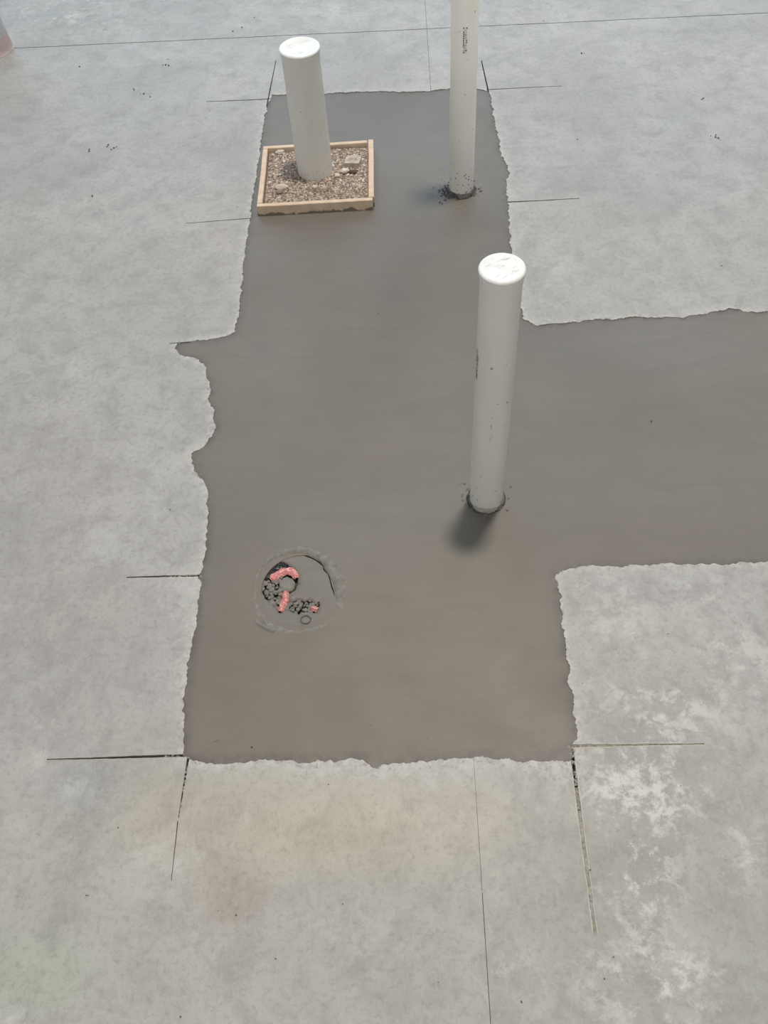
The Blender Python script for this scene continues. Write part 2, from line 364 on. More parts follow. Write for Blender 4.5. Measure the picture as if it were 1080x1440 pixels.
def attributes(me, P3):
    n_ = len(P3); st = np.ones((n_, 3)); we = np.zeros(n_)
    q = (np.asarray(P3)[:, :3] - np.array([0, 0, CAM_H])) @ W; ok = q[:, 2] > .3
    u = np.where(ok, q[:, 0] / np.maximum(q[:, 2], .3) * FPX + CX, -9999); v = np.where(ok, q[:, 1] / np.maximum(q[:, 2], .3) * FPX + CY, -9999)
    for x, y, rx, ry, c, s in BL:
        g = np.exp(-((u - x) / rx) ** 2 - ((v - y) / ry) ** 2) * s; st *= 1 + g[:, None] * (np.array(c) - 1)
    for x, y, rx, ry, s in WE: we = np.maximum(we, np.exp(-((u - x) / rx) ** 2 - ((v - y) / ry) ** 2) * s)
    a = me.attributes.new('stain_and_light', 'FLOAT_COLOR', 'POINT'); a.data.foreach_set('color', np.concatenate([st, np.ones((n_, 1))], 1).astype('f').ravel())
    me.attributes.new('wear', 'FLOAT', 'POINT').data.foreach_set('value', we.astype('f'))
    P2 = np.asarray(P3)[:, :2]; wid = np.where(P2[:, 1] < .745, .034, .015)
    wid = wid * np.array([1 + .7 * noise.noise(Vector((x * 9, y * 9, 5))) for x, y in P2])
    near = np.exp(-(dist_out(P2) / wid) ** 1.5)
    me.attributes.new('margin', 'FLOAT', 'POINT').data.foreach_set('value', near.astype('f'))

floor = obj('floor', box_bm(X0, X1, Y0, Y1, -.20, -.022), M['sub'], None, False); floor['kind'] = 'structure'
def panel(mask):
    f = F[mask]; ids, inv = np.unique(f, return_inverse=True); f = inv.reshape(f.shape); P = VX[ids]; n_ = len(P)
    D = dist_out(P)
    z = np.array([.0010 * noise.noise(Vector((x * 5, y * 5, 0))) + (.0016 * noise.noise(Vector((x * 45, y * 45, 3))) * math.exp(-d / .012) if d < .06 else 0) for (x, y), d in zip(P, D)])
    V, faces = top_and_walls(np.column_stack([P, z]), -.0225, f)
    me = bpy.data.meshes.new('slab_panel'); me.from_pydata(V, [], faces); me.update()
    attributes(me, V)
    for i, p in enumerate(me.polygons): p.use_smooth = i < len(f)
    return link('slab_panel', me, M['slab'], floor)
for mk in ((~back & left), (~back & ~left), (back & left), (back & ~left)): panel(mk)
# slurry left in the sawn slots
def dust_strip(g, z, name, m, grow=1.0):
    P = g; k = len(P) // 2; vs, fs = [], []
    for i in range(k):
        a, b = P[i], P[-1 - i]; mx, my = (a[0] + b[0]) / 2, (a[1] + b[1]) / 2
        for p in (a, b):
            zz = z + .0012 * noise.noise(Vector((p[0] * 70, p[1] * 70, 5)))
            vs.append((mx + (p[0] - mx) * grow, my + (p[1] - my) * grow, zz))
    for i in range(k - 1): fs.append((2 * i, 2 * i + 1, 2 * i + 3, 2 * i + 2))
    o = raw(name, vs, fs, m, floor, True); o['kind'] = 'stuff'; return o
dust_strip(GROOVES[9], -.0035, 'slot_slurry', M['dust'], 1.05)['label'] = 'beige slurry in the sawn slot right of the trench corner'
n10 = len(GROOVES[10]) // 2
dust_strip(GROOVES[10][n10 // 4:-(n10 // 4)], -.0040, 'slot_slurry', M['dust'], 1.05)['label'] = 'beige slurry in the sawn slot running toward the viewer'
# pale burr of slurry squeezed along the slot edges
def burr(g, i0, i1, seeds, wid=.0022, hgt=.0012):
    k = len(g) // 2; V_, F_ = [], []
    for sd, row in enumerate((g[:k], g[::-1][:k])):
        row = row[int(i0 * (k - 1)):max(int(i1 * (k - 1)) + 1, 2)]
        if len(row) < 2: continue
        other = (g[::-1][:k], g[:k])[sd]; cx_ = Vector(row[0]) - Vector(other[int(i0 * (k - 1))]); nr = cx_.normalized()
        b = len(V_)
        for p in row:
            w_ = wid * (.7 + .9 * abs(noise.noise(Vector((p[0] * 90, p[1] * 90, seeds + sd)))))
            q = Vector(p)
            for t, h_ in ((-.25, -.004), (0, hgt * .6), (.5, hgt), (1.0, -.0012)): V_.append((*(q + nr * w_ * t), h_))
        for i in range(len(row) - 1):
            for j in range(3): F_.append((b + 4 * i + j, b + 4 * i + j + 1, b + 4 * i + j + 5, b + 4 * i + j + 4))
    o = raw('slurry_burr', V_, F_, M['rim'], floor, True); o['kind'] = 'stuff'; return o
burr(GROOVES[9], .05, 1, 1.); burr(GROOVES[10], .12, 1, 2.); burr(GROOVES[0], 0, .45, 3., .0016); burr(GROOVES[1], .7, .97, 4., .003)

random.seed(77); it = []
for gi, t0, t1, cnt in ((10, .0, .42, 60), (11, .05, 1, 40), (1, .6, .98, 26), (0, .75, 1, 14), (9, .0, .12, 14)):
    g = GROOVES[gi]; k = len(g) // 2
    for _ in range(cnt):
        t_ = random.uniform(t0, t1); i = min(int(t_ * (k - 1)), k - 2); a, b = Vector(g[i]), Vector(g[2 * k - 1 - i]); q = a.lerp(b, random.uniform(-.1, 1.1)) + (Vector(g[i + 1]) - a) * random.random()
        s_ = random.uniform(.0015, .0042); it.append((q.x, q.y, random.uniform(-.006, -.001), s_, .6))
o = scatter('slot_crumbs', it, M['dust'], floor); o['kind'] = 'stuff'

# ------------------------------------------------------------------ hall shell
for name, b, m in (('ceiling', (X0, X1, Y0, Y1, 11.3, 11.4), 'ceil'), ('wall_back', (X0, X1, Y0 - .15, Y0, -.2, 11.3), 'wallm'),
                   ('wall_left', (X0 - .15, X0, Y0, Y1, -.2, 11.3), 'wallm'), ('wall_right', (X1, X1 + .15, Y0, Y1, -.2, 11.3), 'wallm')):
    obj(name, box_bm(*b), M[m], None, False)['kind'] = 'structure'

# ------------------------------------------------------------------ fresh concrete patch
DC = Vector((-.3185, 1.190)); DR = .104                       # drain centre and radius of its mortar skin
hole = [(DC.x + DR * math.cos(a), DC.y + DR * math.sin(a)) for a in np.linspace(0, 2 * PI, 73)[:-1]]
pts, edges = [], []
loop(OUT); loop(hole)
gx, gy = np.meshgrid(np.arange(-.75, 2.0, .03), np.arange(.65, 3.8, .03)); G1 = np.stack([gx.ravel(), gy.ravel()], 1) + rs.uniform(-.006, .006, (gx.size, 2))
gx, gy = np.meshgrid(np.arange(-.75, 2.0, .010), np.arange(.65, 3.8, .010)); G2 = np.stack([gx.ravel(), gy.ravel()], 1) + rs.uniform(-.002, .002, (gx.size, 2))
i1 = in_poly_np(G1[:, 0], G1[:, 1], OUT) & (dist_out(G1) > .03) & (np.hypot(*(G1 - np.array(DC)).T) > DR + .01)
i2 = in_poly_np(G2[:, 0], G2[:, 1], OUT); G2 = G2[i2]; d2 = dist_out(G2); G2 = G2[(d2 < .03) & (d2 > .004)]
for g in (G1[i1], G2): pts.extend(map(tuple, g))
vv, ee, ff, *_ = delaunay_2d_cdt([Vector(p) for p in pts], edges, [], 0, 1e-6)
PV = np.array([tuple(v) for v in vv]); PF = np.array([f for f in ff if len(f) == 3]); cen = PV[PF].mean(1)
PF = PF[in_poly_np(cen[:, 0], cen[:, 1], OUT) & (np.hypot(*(cen - np.array(DC)).T) < 99) & ~in_poly_np(cen[:, 0], cen[:, 1], hole)]
PD = dist_out(PV)
def patch_z(x, y, d): return -.0016 + .0009 * noise.noise(Vector((x * 4, y * 7, 8))) + .0016 * math.exp(-d / .012) * noise.noise(Vector((x * 40, y * 40, 2))) - .0008 * math.exp(-d / .008)
PZ = np.array([patch_z(x, y, d) for (x, y), d in zip(PV, PD)])
V, faces = top_and_walls(np.column_stack([PV, PZ]), -.0215, PF)
me = bpy.data.meshes.new('concrete_patch'); me.from_pydata(V, [], faces); me.update()
BL = [(560,420,45,60,(.86,.83,.81),.8),(540,500,60,80,(.92,.89,.87),.7),(600,345,40,45,(.88,.86,.85),.7),(700,330,30,40,(.90,.88,.87),.7),(440,325,75,25,(.86,.82,.80),.8),(520,980,330,170,(.965,.925,.87),.9),(540,190,170,90,(1.03,1.06,1.12),.9),(900,480,200,50,(1.02,1.04,1.09),.7),(420,420,60,60,(1.06,1.07,1.09),.7),(760,620,200,40,(1.03,1.0,.98),.6),(380,600,60,120,(1.0,1.02,1.03),.6),  # box shade, pipe reflections and cool sky sheen painted in among the patch tones
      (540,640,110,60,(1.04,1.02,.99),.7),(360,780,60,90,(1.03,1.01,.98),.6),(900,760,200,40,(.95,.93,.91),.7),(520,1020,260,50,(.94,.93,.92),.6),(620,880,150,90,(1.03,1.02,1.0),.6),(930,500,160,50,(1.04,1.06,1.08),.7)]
WE = []
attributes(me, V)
for i, p in enumerate(me.polygons): p.use_smooth = i < len(PF)
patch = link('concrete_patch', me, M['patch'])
tag(patch, 'dark grey fresh concrete patch troweled into the sawn trench across the pale slab', 'concrete patch')

# ------------------------------------------------------------------ capped pipes
def collar(parent, r, seed, hgt=.012, spread=.018, m='wet'):
    bm = lathe([(r - .002, hgt), (r + .003, hgt * .9), (r + .007, hgt * .4), (r + spread * .7, .0012), (r + spread, -.0045)], 72, jit=.007, seed=seed)
    for v in bm.verts:
        a = math.atan2(v.co.y, v.co.x)
        v.co.z += (.004 * noise.noise(Vector((math.cos(a) * 6, math.sin(a) * 6, seed + 4)))) * (1 if v.co.z > 0 else 0)
        if v.co.to_2d().length < r - .002: v.co.xy = v.co.to_2d().normalized() * (r - .002)
    o = obj('mortar_collar', bm, M[m], parent); o['label'] = 'rough dark mortar around the foot'; return o
def crumbs(parent, r, n_, seed, spread=.03, bias=None, m='wet', zb=-.002, rmax=.0045):
    random.seed(seed); it = []
    for _ in range(n_):
        a = random.uniform(0, 2 * PI) if bias is None or random.random() < .45 else random.gauss(bias, .7)
        d = r + abs(random.gauss(0, 1)) * spread * .6; s = random.uniform(.0008, rmax) * random.random()
        it.append((d * math.cos(a), d * math.sin(a), zb + s * .4, s, .8))
    o = scatter('mortar_crumbs', it, M[m], parent); o['kind'] = 'stuff'; return o
def stroke(parent, name, m, r, az, z0, z1, wd, proud=.0006):
    """a small printed mark lying on a pipe wall of radius r at azimuth az"""
    vs, fs = [], []
    for i in range(5):
        a = az + (i / 4 - .5) * wd / r
        for z in (z0, z1): vs.append(((r + proud) * math.cos(a), (r + proud) * math.sin(a), z))
    for i in range(4): fs.append((2 * i, 2 * i + 2, 2 * i + 3, 2 * i + 1))
    return vs, fs
def print_line(parent, r, az, z0, z1, n_, seed, wd=.006):
    """one line of tiny upright pipe print, read along the pipe"""
    random.seed(seed); V_, F_ = [], []; h_ = (z1 - z0) / n_
    wd = wd * 1.0
    for i in range(n_):
        zb = z0 + i * h_
        kind = random.choice('ABCDE')
        parts = {'A': [(0, .75, -.5, .12), (0, .75, .5, .12), (.3, .45, 0, 1)], 'B': [(0, .75, -.5, .12), (0, .15, 0, 1), (.6, .75, 0, 1)],
                 'C': [(0, .2, 0, 1), (.55, .75, 0, 1), (0, .75, .45, .15)], 'D': [(.3, .5, 0, 1)], 'E': [(0, .75, -.5, .12), (.3, .45, 0, .9), (0, .15, 0, 1)]}[kind]
        for a0, a1, off, wf in parts:
            vs, fs = stroke(None, '', None, r, az + off * wd / r, zb + a0 * h_, zb + a1 * h_, wd * max(wf, .3)); b = len(V_)
            V_ += vs; F_ += [[j + b for j in f] for f in fs]
    return raw('printed_mark', V_, F_, M['ink'], parent)
def cap(parent, r, h, rc, skirt, seed):
    prof = [(rc - .0016, h - .0085), (rc - .0004, h - .0080), (rc, h - .006), (rc - .0012, h - .0028), (rc - .0040, h - .0005), (rc - .0075, h), (rc - .009, h - .0009), (0, h - .0009)]
    c = obj('cap', lathe(prof, 72), M['cap'], parent); c['label'] = 'flat white test cap'
    # shallow moulded lines and smudged marks on the cap face
    random.seed(seed); V_, F_ = [], []
    for k in range(26):
        a0 = random.choice((.55, .6, .5)); ln = random.uniform(.004, .017) * rc / .05; wd = random.uniform(.0006, .0012)
        x, y = random.uniform(-.62, .62) * rc, random.uniform(-.62, .62) * rc
        if math.hypot(x, y) > rc * .68: continue
        ca, sa = math.cos(a0), math.sin(a0); b = len(V_)
        for sx, sy in ((-1, -1), (1, -1), (1, 1), (-1, 1)): V_.append((x + sx * ln / 2 * ca - sy * wd / 2 * sa, y + sx * ln / 2 * sa + sy * wd / 2 * ca, h - .00055))
        F_.append((b, b + 1, b + 2, b + 3))
    raw('cap_smudge', V_, F_, M['grime'], c)
    return c
def az_to_cam(p): return math.atan2(-p.y, -p.x)

p1 = at(684, 706); p1.y += .012
t = empty('capped_pipe', (p1.x, p1.y, 0)); tag(t, 'white PVC pipe stub nearest the viewer, capped, rising from the dark patch', 'pipe')
r = .0450; H1 = .80
obj('pipe_body', lathe([(r, -.002), (r, H1 - .045), (r + .0005, H1 - .034), (r + .0022, H1 - .018), (r + .0028, H1 - .006), (r - .003, H1 - .006), (r - .003, -.002)], 72), M['pvc'], t)
cap(t, r, H1, .0492, .03, 3)
print_line(t, r, az_to_cam(p1) - 1.18, .49, .585, 14, 5, .009)
V_, F_ = [], []
for az, z0, z1, wd in ((.02, .385, .391, .0035), (.0, .352, .362, .004), (.03, .348, .352, .003), (-.02, .31, .314, .004), (.06, .305, .322, .0016), (-.02, .30, .306, .003), (.62, .085, .091, .004), (-.55, .04, .05, .004), (-.62, .09, .10, .003)):
    vs, fs = stroke(None, '', None, r, az_to_cam(p1) + az, z0, z1, wd); b = len(V_); V_ += vs; F_ += [[j + b for j in f] for f in fs]
raw('spatter', V_, F_, M['grime'], t)['kind'] = 'stuff'
collar(t, r, 1, .004, .009); crumbs(t, r, 150, 11, .03, None, 'mortar')
lip = bmesh.new(); ac = az_to_cam(p1); rows = []
for i in range(25):
    a = ac + (i / 24 - .5) * 1.7; e = math.sin(PI * i / 24) ** .5; zt = .004 + .010 * e + .003 * noise.noise(Vector((i * .45, 2, 0)))
    rows.append([lip.verts.new((q * math.cos(a), q * math.sin(a), z)) for q, z in ((r + .0003, zt + .001), (r + .002 * e + .0006, zt), (r + .0045 * e + .001, zt * .5), (r + .005 * e + .001, -.002))])
for a, b in zip(rows, rows[1:]):
    for j in range(3): lip.faces.new((a[j], a[j + 1], b[j + 1], b[j]))
obj('mortar_lip', lip, M['lip'], t)['label'] = 'pale grey mortar lip around the front of the foot'

p2 = at(649, 272); p2.y += .02
t = empty('standing_pipe', (p2.x, p2.y, 0)); tag(t, 'tall white PVC pipe running out of the top of the picture', 'pipe')
r = .0445
obj('pipe_body', lathe([(r, -.002), (r, 1.55), (r - .004, 1.55), (r - .004, -.002)], 72), M['pvc'], t)
print_line(t, r, az_to_cam(p2) + .05, .530, .612, 13, 8, .010)
collar(t, r, 2, .014, .012); crumbs(t, r, 260, 12, .036, PI * 1.05)
scatter('mortar_spatter', [(r * math.cos(a) , r * math.sin(a), z, s, .9) for a, z, s in [(az_to_cam(p2) + random.uniform(-1, 1), abs(random.gauss(0, .05)), random.uniform(.0012, .003)) for _ in range(26)]], M['wet'], t)['kind'] = 'stuff'

# ------------------------------------------------------------------ gravel box with the wide pipe
BZ = .040
c_tl, c_tr, c_br, c_bl = at(371, 203, BZ), at(525, 199, BZ), at(525, 281, BZ), at(361, 291, BZ)
bx0, bx1 = (c_tl.x + c_bl.x) / 2, (c_tr.x + c_br.x) / 2; by0, by1 = (c_bl.y + c_br.y) / 2, (c_tl.y + c_tr.y) / 2
bcx, bcy = (bx0 + bx1) / 2, (by0 + by1) / 2; hw, hd = (bx1 - bx0) / 2, (by1 - by0) / 2
frame = empty('formwork_frame', (bcx, bcy, 0)); tag(frame, 'low square wooden formwork frame holding gravel around the wide pipe', 'wooden frame')
frame.rotation_euler.z = .012
T = .018
def board(x0, x1, y0, y1, sag=0):
    bm = box_bm(x0, x1, y0, y1, -.003, BZ, .0012)
    bmesh.ops.subdivide_edges(bm, edges=[e for e in bm.edges if e.calc_length() > .2], cuts=10)
    for v in bm.verts: v.co += Vector((.0012 * noise.noise(v.co * 9), .0016 * noise.noise(v.co * 8 + Vector((3, 0, 0))), .0014 * noise.noise(v.co * 10 + Vector((0, 7, 0))) if v.co.z > 0 else 0))
    return obj('board', bm, M['wood'], frame, False)
board(-hw, hw - T * .2, -hd, -hd + T); board(-hw, hw - T * 1.25, hd - T, hd)
board(-hw, -hw + T, -hd + T + .0015, hd - T - .0015); board(hw - T, hw + .001, -hd + T + .002, hd + .004)
p3 = at(443, 241, .026); p3.y += .012
fr = frame.rotation_euler.z
# gravel bed: a base heap and about 2600 stones, uncountable
random.seed(21); it = []
iw, idp = hw - T - .003, hd - T - .003
px3, py3 = p3.x - bcx, p3.y - bcy; RW = .066
while len(it) < 5600:
    x, y = random.uniform(-iw, iw), random.uniform(-idp, idp)
    if math.hypot(x - px3, y - py3) < RW + .004: continue
    s = random.choice((.0018, .0024, .0024, .003, .003, .0036, .0052)) * random.uniform(.8, 1.2)
    if abs(x) > iw - s or abs(y) > idp - s: continue
    it.append((x, y, .023 + .004 * noise.noise(Vector((x * 14, y * 14, 0))) + s * .15, s, random.uniform(.6, .9)))
gr = scatter('gravel_fill', it, M['gravel']); gr.location = (bcx, bcy, 0); gr.rotation_euler.z = fr
bed = bmesh.new(); bmesh.ops.create_grid(bed, x_segments=40, y_segments=40, size=1)
for v in bed.verts: v.co = Vector((v.co.x * iw, v.co.y * idp, .022 + .004 * noise.noise(Vector((v.co.x * iw * 14, v.co.y * idp * 14, 0)))))
bme = bpy.data.meshes.new('gravel_bed'); bed.to_mesh(bme); bed.free()
bme.attributes.new('tint', 'FLOAT', 'POINT').data.foreach_set('value', [.2] * len(bme.vertices))
bd = link('gravel_bed', bme, M['gravel'], gr); bd['kind'] = 'stuff'
tag(gr, 'fine brown gravel filling the wooden frame', 'gravel', kind='stuff')
def stone(px_, py_, r_, label, col, sx=1, sy=1, flat=.5, rot=0, seed=1, z=.028, m=None):
    p = at(px_, py_, z); vs, fs = stone_data(r_, seed, flat, 2)
    vs = [Vector((v.x * sx, v.y * sy, max(v.z, -r_ * .3))) for v in vs]
    me_ = bpy.data.meshes.new('stone'); me_.from_pydata([tuple(v) for v in vs], [], fs); me_.update()
    o = link('stone', me_, m or mottled('stone_face', col, tuple(c * 1.15 for c in col), 60, .8, .5)); o.location = (p.x, p.y, z + .002); o.rotation_euler.z = rot
    return tag(o, label, 'stone')
# broken pale block with a hollow face
p = at(496, 228, .030)
prof = [(-.030, -.024), (.026, -.028), (.034, .012), (.022, .026), (-.020, .028), (-.028, .012)]
V_ = [(x, y, -.006) for x, y in prof] + [(x * .96, y * .96, .012 + .002 * noise.noise(Vector((x * 90, y * 90, 0)))) for x, y in prof] + [(x * .52, y * .42, .0115) for x, y in prof] + [(x * .38, y * .26, .004) for x, y in prof]
n6 = 6; F_ = [tuple(range(5, -1, -1))]
for l in range(3): F_ += [(l * 6 + i, l * 6 + (i + 1) % 6, (l + 1) * 6 + (i + 1) % 6, (l + 1) * 6 + i) for i in range(6)]
F_.append(tuple(range(18, 24)))
o = raw('broken_block', V_, F_, mottled('pale_block', (.40, .34, .28), (.56, .50, .44), 50, .85, .7, 120, .003)); o.location = p; o.rotation_euler.z = -.05
tag(o, 'largest pale broken stone with a hollow face, at the right of the gravel', 'stone')
stone(484.5, 241, .014, 'small white stone chip just below the hollow pale stone', (.66, .60, .53), 1.1, .9, .7, .2, 3)
stone(497, 242, .013, 'dark brown oval stone right of the white chip', (.12, .075, .055), 1.5, .7, .5, 0, 5)
stone(396, 263, .019, 'flat beige stone in the gravel left of the wide pipe foot', (.50, .42, .34), 1.5, .8, .4, -.1, 2)
stone(394, 214, .013, 'pale beige stone near the back left corner of the frame', (.55, .48, .41), 1.3, .8, .5, .1, 4)
stone(393, 270, .013, 'dull brown stone below the flat beige stone', (.24, .20, .165), 1.2, .9, .5, .4, 6)
stone(443, 263, .011, 'small cream stone in front of the wide pipe foot', (.60, .53, .45), 1, .8, .6, .4, 7)
stone(474, 247, .011, 'small cream stone right of the wide pipe foot', (.58, .51, .44), .9, 1.0, .6, .4, 8)
t = empty('wide_pipe', (p3.x, p3.y, .0)); tag(t, 'wide white PVC pipe stub, capped, standing in the gravel frame', 'pipe')
obj('pipe_body', lathe([(RW, .001), (RW, .460), (RW + .0006, .468), (RW + .0024, .478), (RW + .0026, .484), (RW - .004, .484), (RW - .004, .001)], 80), M['pvc'], t)
cap(t, RW, .49, .0700, .02, 9)

# ------------------------------------------------------------------ post cut by the left edge
p4 = at(-7, 70)
t = empty('grey_post', (p4.x, p4.y, 0)); tag(t, 'grey post with a pinkish foot cut off by the left picture edge', 'post')
obj('post_body', lathe([(.078, -.005), (.078, 1.3), (.0, 1.3)], 48), M['greypipe'], t)
o = obj('post_foot', lathe([(.0785, .07), (.080, .055), (.082, .02), (.086, .003), (.088, .001)], 48, jit=.003, seed=4), M['pink'], t); o['label'] = 'pink smeared foot'

# ------------------------------------------------------------------ floor drain half buried in mortar
drain = empty('floor_drain', (DC.x, DC.y, 0)); tag(drain, 'round floor drain buried in cracked mortar with red film showing through', 'drain')
def L2(px_, py_): p_ = at(px_, py_, -.003); return (p_.x - DC.x, p_.y - DC.y)
# well under the skin
obj('well', lathe([(.118, -.0205), (.090, -.0208), (0, -.0210)], 48), M['hole'], drain)
# mortar skin with its broken opening
HOLE = roughen([L2(*p) for p in [(392,790),(383,795),(375,803),(370,811),(368,822),(369,832),(372,841),(381,848),(387,856),(394,861),(403,857),(411,860),(420,863),(428,860),(437,861),(445,861),(449,852),(449,846),(441,847),(435,843),(428,845),(420,843),(412,846),(407,845),(404,838),(408,834),(415,829),(418.5,821),(419,811),(416,803),(408,796),(399,790)]], .004, .002, 90, seed=3)
CR_PX = [(402,783),(411,778.5),(420,779),(429,781),(437,784),(444,787.5),(450,791),(455,796),(455.5,801),(462,807),(464,815),(466,823),(469,832),(470.5,838)]
CR = [Vector(L2(*p)) for p in CR_PX]; lo, hi = [], []
for i, p in enumerate(CR):
    d = (CR[min(i + 1, len(CR) - 1)] - CR[max(i - 1, 0)]).normalized(); nn = Vector((-d.y, d.x)); wd = .0042 * math.sin(PI * (i + .5) / len(CR)) ** .6 * (1 + .3 * math.sin(i * 2.3))
    lo.append(tuple(p - nn * wd / 2)); hi.append(tuple(p + nn * wd / 2))
CRK = lo + hi[::-1]
skin_r = [(DR * 1.03 * math.cos(a), DR * 1.03 * math.sin(a)) for a in np.linspace(0, 2 * PI, 97)[:-1]]
pts, edges = [], []
loop(skin_r); loop(HOLE); loop(CRK)
gx, gy = np.meshgrid(np.arange(-.11, .11, .004), np.arange(-.11, .11, .004)); G = np.stack([gx.ravel(), gy.ravel()], 1) + rs.uniform(-.001, .001, (gx.size, 2))
G = G[(np.hypot(*G.T) < DR) & ~in_poly_np(G[:, 0], G[:, 1], HOLE)]; pts.extend(map(tuple, G))
vv, ee, ff, *_ = delaunay_2d_cdt([Vector(p) for p in pts], edges, [], 0, 1e-7)
SV = np.array([tuple(v) for v in vv]); SF = np.array([f for f in ff if len(f) == 3]); cen = SV[SF].mean(1)
SF = SF[~(in_poly_np(cen[:, 0], cen[:, 1], HOLE) | in_poly_np(cen[:, 0], cen[:, 1], CRK))]
crn = np.array([tuple(c) for c in CR])
def skin_z(x, y):
    r_ = math.hypot(x, y); z = -.0016 + .0008 * noise.noise(Vector((x * 30, y * 30, 1)))
    th = math.atan2(y, x)
    if r_ < .112: z -= .0025 * max(0, math.cos(th - .75)) * min(1, (r_ / .09)) ** 3   # skin sags where the crack opened
    return z
hl = np.array(HOLE)
SZ = []
for x, y in SV:
    dh = np.hypot(hl[:, 0] - x, hl[:, 1] - y).min()
    SZ.append(skin_z(x, y) - .004 * math.exp(-dh / .004) + .0025 * noise.noise(Vector((x * 110, y * 110, 4))) * math.exp(-dh / .010))
V, faces = top_and_walls(np.column_stack([SV, SZ]), lambda p: p[2] - .010, SF)
me = bpy.data.meshes.new('mortar_skin'); me.from_pydata(V, [], faces); me.update()
for i, p in enumerate(me.polygons): p.use_smooth = i < len(SF)
a_ = me.attributes.new('stain_and_light', 'FLOAT_COLOR', 'POINT'); a_.data.foreach_set('color', [1.0] * (4 * len(V)))
link('mortar_skin', me, M['patch'], drain)
# raised ring of smeared mortar
def polar(px_list):
    q = sorted((math.atan2(y, x), math.hypot(x, y)) for x, y in (L2(*p) for p in px_list)); A = np.array([t for t, _ in q]); Rr = np.array([r_ for _, r_ in q])
    A = np.concatenate([A - 2 * PI, A, A + 2 * PI]); Rr = np.tile(Rr, 3)
    return lambda a: float(np.interp((a + PI) % (2 * PI) - PI, A, Rr))
R_IN = polar(CR_PX[::2] + [(471,850),(463,866),(450,877),(430,883),(405,882),(382,873),(367,855),(363,828),(367,806),(382,789)])
R_OUT = polar([(357,830),(362,805),(378,783),(400,772),(420,768),(445,773),(465,786),(480,803),(488,825),(486,847),(478,866),(462,881),(440,890),(415,893),(390,891),(370,881),(358,858)])
bm = bmesh.new(); NR, NA = 16, 220; rows = []
for j in range(NR + 1):
    row = []
    for k in range(NA):
        a = 2 * PI * k / NA; ca, sa = math.cos(a), math.sin(a)
        ns = noise.noise(Vector((ca * 2.2, sa * 2.2, 6)))
        strong = .28 + .72 * max(0, math.cos(a - 1.05)) ** .6 if math.cos(a - 1.05) > 0 else .24 + .2 * ns
        inner = R_IN(a) + .0015 + .0015 * ns; wdt = max(.010, R_OUT(a) - inner); f_ = j / NR; rr = inner + wdt * f_
        prof_ = math.sin(PI * min(1, f_ * 1.02)) ** .8 if f_ < 1 else 0
        h_ = (.0065 * strong) * prof_ * (1 + .25 * noise.noise(Vector((ca * 9, sa * 9, f_ * 2)))) + .0016 * noise.noise(Vector((rr * ca * 120, rr * sa * 120, 2))) * prof_
        row.append(bm.verts.new((rr * ca, rr * sa, -.0026 + h_ + (-.0035 if j in (0, NR) else 0))))
    rows.append(row)
for a, b in zip(rows, rows[1:]):
    for k in range(NA): bm.faces.new((a[k], a[(k + 1) % NA], b[(k + 1) % NA], b[k]))
obj('mortar_ring', bm, M['mortar'], drain)['label'] = 'raised smeared mortar ring'
# crumpled red film
def film(path, wid, seed, z0=-.012, arch=.007):
    P = [Vector(L2(*p)) for p in path]; k_ = 26; V_, F_ = [], []
    def ev(t):
        s = t * (len(P) - 1); i = min(int(s), len(P) - 2); return P[i].lerp(P[i + 1], s - i)
    nw = 9
    for i in range(k_ + 1):
        t_ = i / k_; p = ev(t_); d = (ev(min(1, t_ + .02)) - ev(max(0, t_ - .02))).normalized(); nn = Vector((-d.y, d.x))
        ww = wid * (.75 + .5 * abs(noise.noise(Vector((t_ * 4, seed, 0))))) * (1 if .05 < t_ < .95 else .7)
        for j in range(nw):
            u = j / (nw - 1) - .5; q = p + nn * u * ww
            V_.append((q.x, q.y, z0 + arch * math.cos(u * PI) + .0035 * noise.noise(Vector((q.x * 140, q.y * 140, seed)))))
    for i in range(k_):
        for j in range(nw - 1): F_.append((i * nw + j, i * nw + j + 1, (i + 1) * nw + j + 1, (i + 1) * nw + j))
    o = raw('red_film', V_, F_, M['film'], drain, False); o['label'] = 'crumpled red plastic film'; return o
film([(380,815),(388,808),(398,803),(408,801),(415,806),(418,813)], .027, 1, -.008, .009)
film([(401,831),(402,841),(398,850),(394,860)], .024, 2, -.007, .008)
film([(438,854),(443,855),(447,857)], .019, 3, -.008, .007)
# black liner at the back of the opening
bm = bmesh.new(); NB = 18
rows = []
for j in range(6):
    row = []
    for i in range(NB):
        t_ = i / (NB - 1); px_ = 373 + 36 * t_; py_ = 806 - 17 * math.sin(t_ * 2.0) + j * 1.9; x, y = L2(px_, py_)
        row.append(bm.verts.new((x, y, -.008 - j * .0012 + .0045 * noise.noise(Vector((x * 150, y * 150, 9))))))
    rows.append(row)
for a, b in zip(rows, rows[1:]):
    for k in range(NB - 1): bm.faces.new((a[k], a[k + 1], b[k + 1], b[k]))
obj('black_liner', bm, M['black'], drain, False)['label'] = 'crinkled black plastic liner'
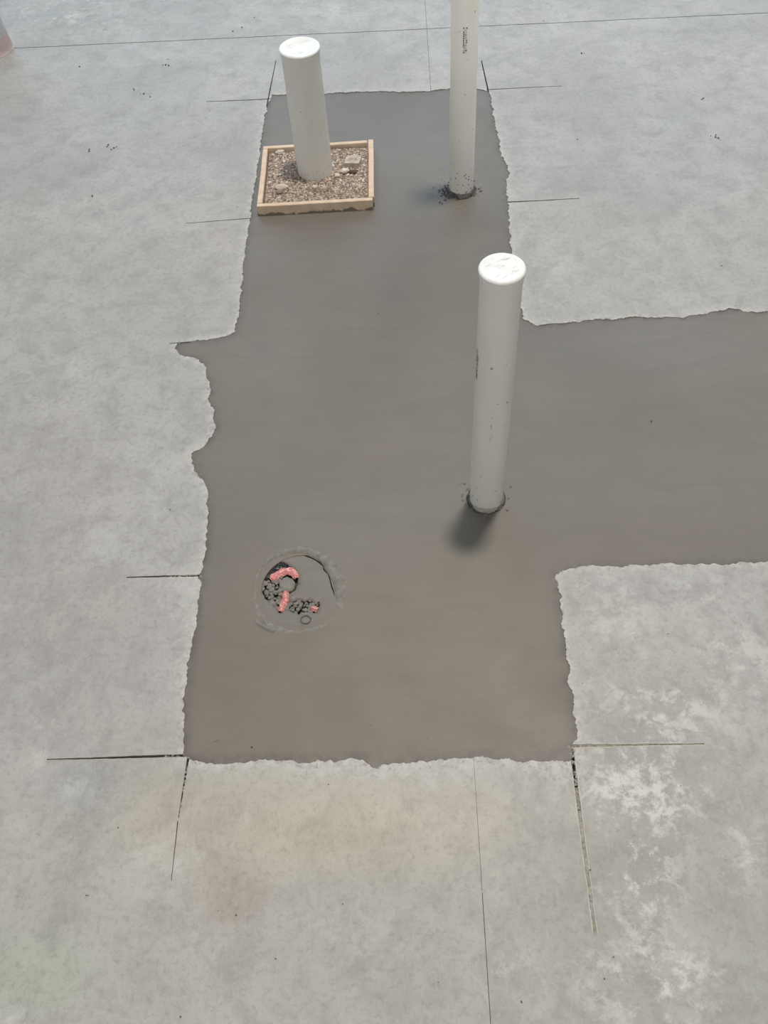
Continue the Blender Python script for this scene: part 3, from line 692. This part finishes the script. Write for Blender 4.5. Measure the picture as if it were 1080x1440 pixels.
# mortar island, loop and rubble in the opening
isl = roughen([L2(*p) for p in [(393,825),(392,818),(397,813),(403,810),(411,813),(415,819),(414,826),(409,831),(402,832),(396,830)]], .003, .0015, 120, seed=5)
cxi = Vector((sum(p[0] for p in isl) / len(isl), sum(p[1] for p in isl) / len(isl))); V_, F_ = [], []; n_i = len(isl)
for sc, z in ((1.0, -.018), (1.0, -.006), (.9, -.0035), (.5, -.0030)):
    V_ += [(cxi.x + (p[0] - cxi.x) * sc, cxi.y + (p[1] - cxi.y) * sc, z + .0008 * noise.noise(Vector((p[0] * 200, p[1] * 200, z * 90)))) for p in isl]
V_.append((cxi.x, cxi.y, -.003))
for l in range(3): F_ += [(l * n_i + i, l * n_i + (i + 1) % n_i, (l + 1) * n_i + (i + 1) % n_i, (l + 1) * n_i + i) for i in range(n_i)]
F_ += [(3 * n_i + i, 3 * n_i + (i + 1) % n_i, 4 * n_i) for i in range(n_i)]
raw('mortar_lump', V_, F_, M['mortar'], drain, True)
random.seed(5); it = []
for _ in range(120):
    px_, py_ = random.uniform(366, 396), random.uniform(808, 862)
    x, y = L2(px_, py_)
    if in_poly(x, y, HOLE): it.append((x, y, random.uniform(-.015, -.007), random.uniform(.002, .0085), .6))
for _ in range(110):
    px_, py_ = random.uniform(400, 450), random.uniform(842, 864); x, y = L2(px_, py_)
    if in_poly(x, y, HOLE): it.append((x, y, random.uniform(-.013, -.006), random.uniform(.002, .0070), .6))
scatter('rubble', it, M['mortar'], drain)['kind'] = 'stuff'
# bubble-like mortar loop below
lc = L2(430, 872); bm = bmesh.new(); rows = []
for k in range(40):
    a = 2 * PI * k / 40; rr = .0125 * (1 + .12 * noise.noise(Vector((math.cos(a) * 2, math.sin(a) * 2, 3)))); row = []
    for j in range(8):
        b = 2 * PI * j / 8; q = rr + .0016 * math.cos(b)
        row.append(bm.verts.new((lc[0] + q * math.cos(a), lc[1] + q * math.sin(a) * .9, -.0004 + .0016 * math.sin(b))))
    rows.append(row)
for k in range(40):
    for j in range(8): bm.faces.new((rows[k][j], rows[(k + 1) % 40][j], rows[(k + 1) % 40][(j + 1) % 8], rows[k][(j + 1) % 8]))
obj('mortar_loop', bm, M['wet'], drain)['label'] = 'small dark mortar loop'
# ridge at the lower left of the ring
rg = [L2(*p) for p in [(359,872),(364,877),(370,881),(377,885),(386,888)]]; V_, F_ = [], []
for i, p in enumerate(rg):
    q = Vector(p); hh = .006 * math.sin(PI * (i + .6) / 5.2)
    for o_, z in ((-.008, -.006), (-.003, -.001 + hh * .7), (0, -.001 + hh), (.004, -.001 + hh * .3), (.008, -.006)): V_.append((q.x + o_ * .5, q.y + o_, z))
for i in range(4):
    for j in range(4): F_.append((5 * i + j, 5 * i + j + 1, 5 * i + j + 6, 5 * i + j + 5))
raw('mortar_ridge', V_, F_, M['mortar'], drain, True)

# ------------------------------------------------------------------ grit lying about
random.seed(31)
spots = [(230,2),(357,24),(110,92),(211,134),(332,291),(131,276),(820,76),(234,92),(190,126),(197,133),(160,208),(150,205),(126,210),(340,38),(330,44),(1003,193),(1008,194),(1010,195),(990,140),(305,1043),(306,1041),(521,1020),(600,1035),(240,715),(232,90),(120,1260),(480,300),(695,580)]
it = []
for a, b in spots:
    if b in (580, 300): continue
    for k in range(random.choice((1, 2, 3))):
        p = at(a + random.gauss(0, 2), b + random.gauss(0, 1.4)); s = random.uniform(.002, .0048) * (1 if b < 400 else .5); it.append((p.x, p.y, s * .3 - (.002 if 270 < a < 790 and b > 400 else 0), s, .6))
for _ in range(30):
    p = at(random.uniform(0, 1080), random.uniform(0, 1440))
    if -.62 < p.x < -.08 and 2.7 < p.y < 3.35: continue
    s = random.uniform(.0012, .0028); it.append((p.x, p.y, s * .3, s, .6))
tag(scatter('grit', it, M['wet']), 'dark grit specks scattered over the slab', 'grit', kind='stuff')
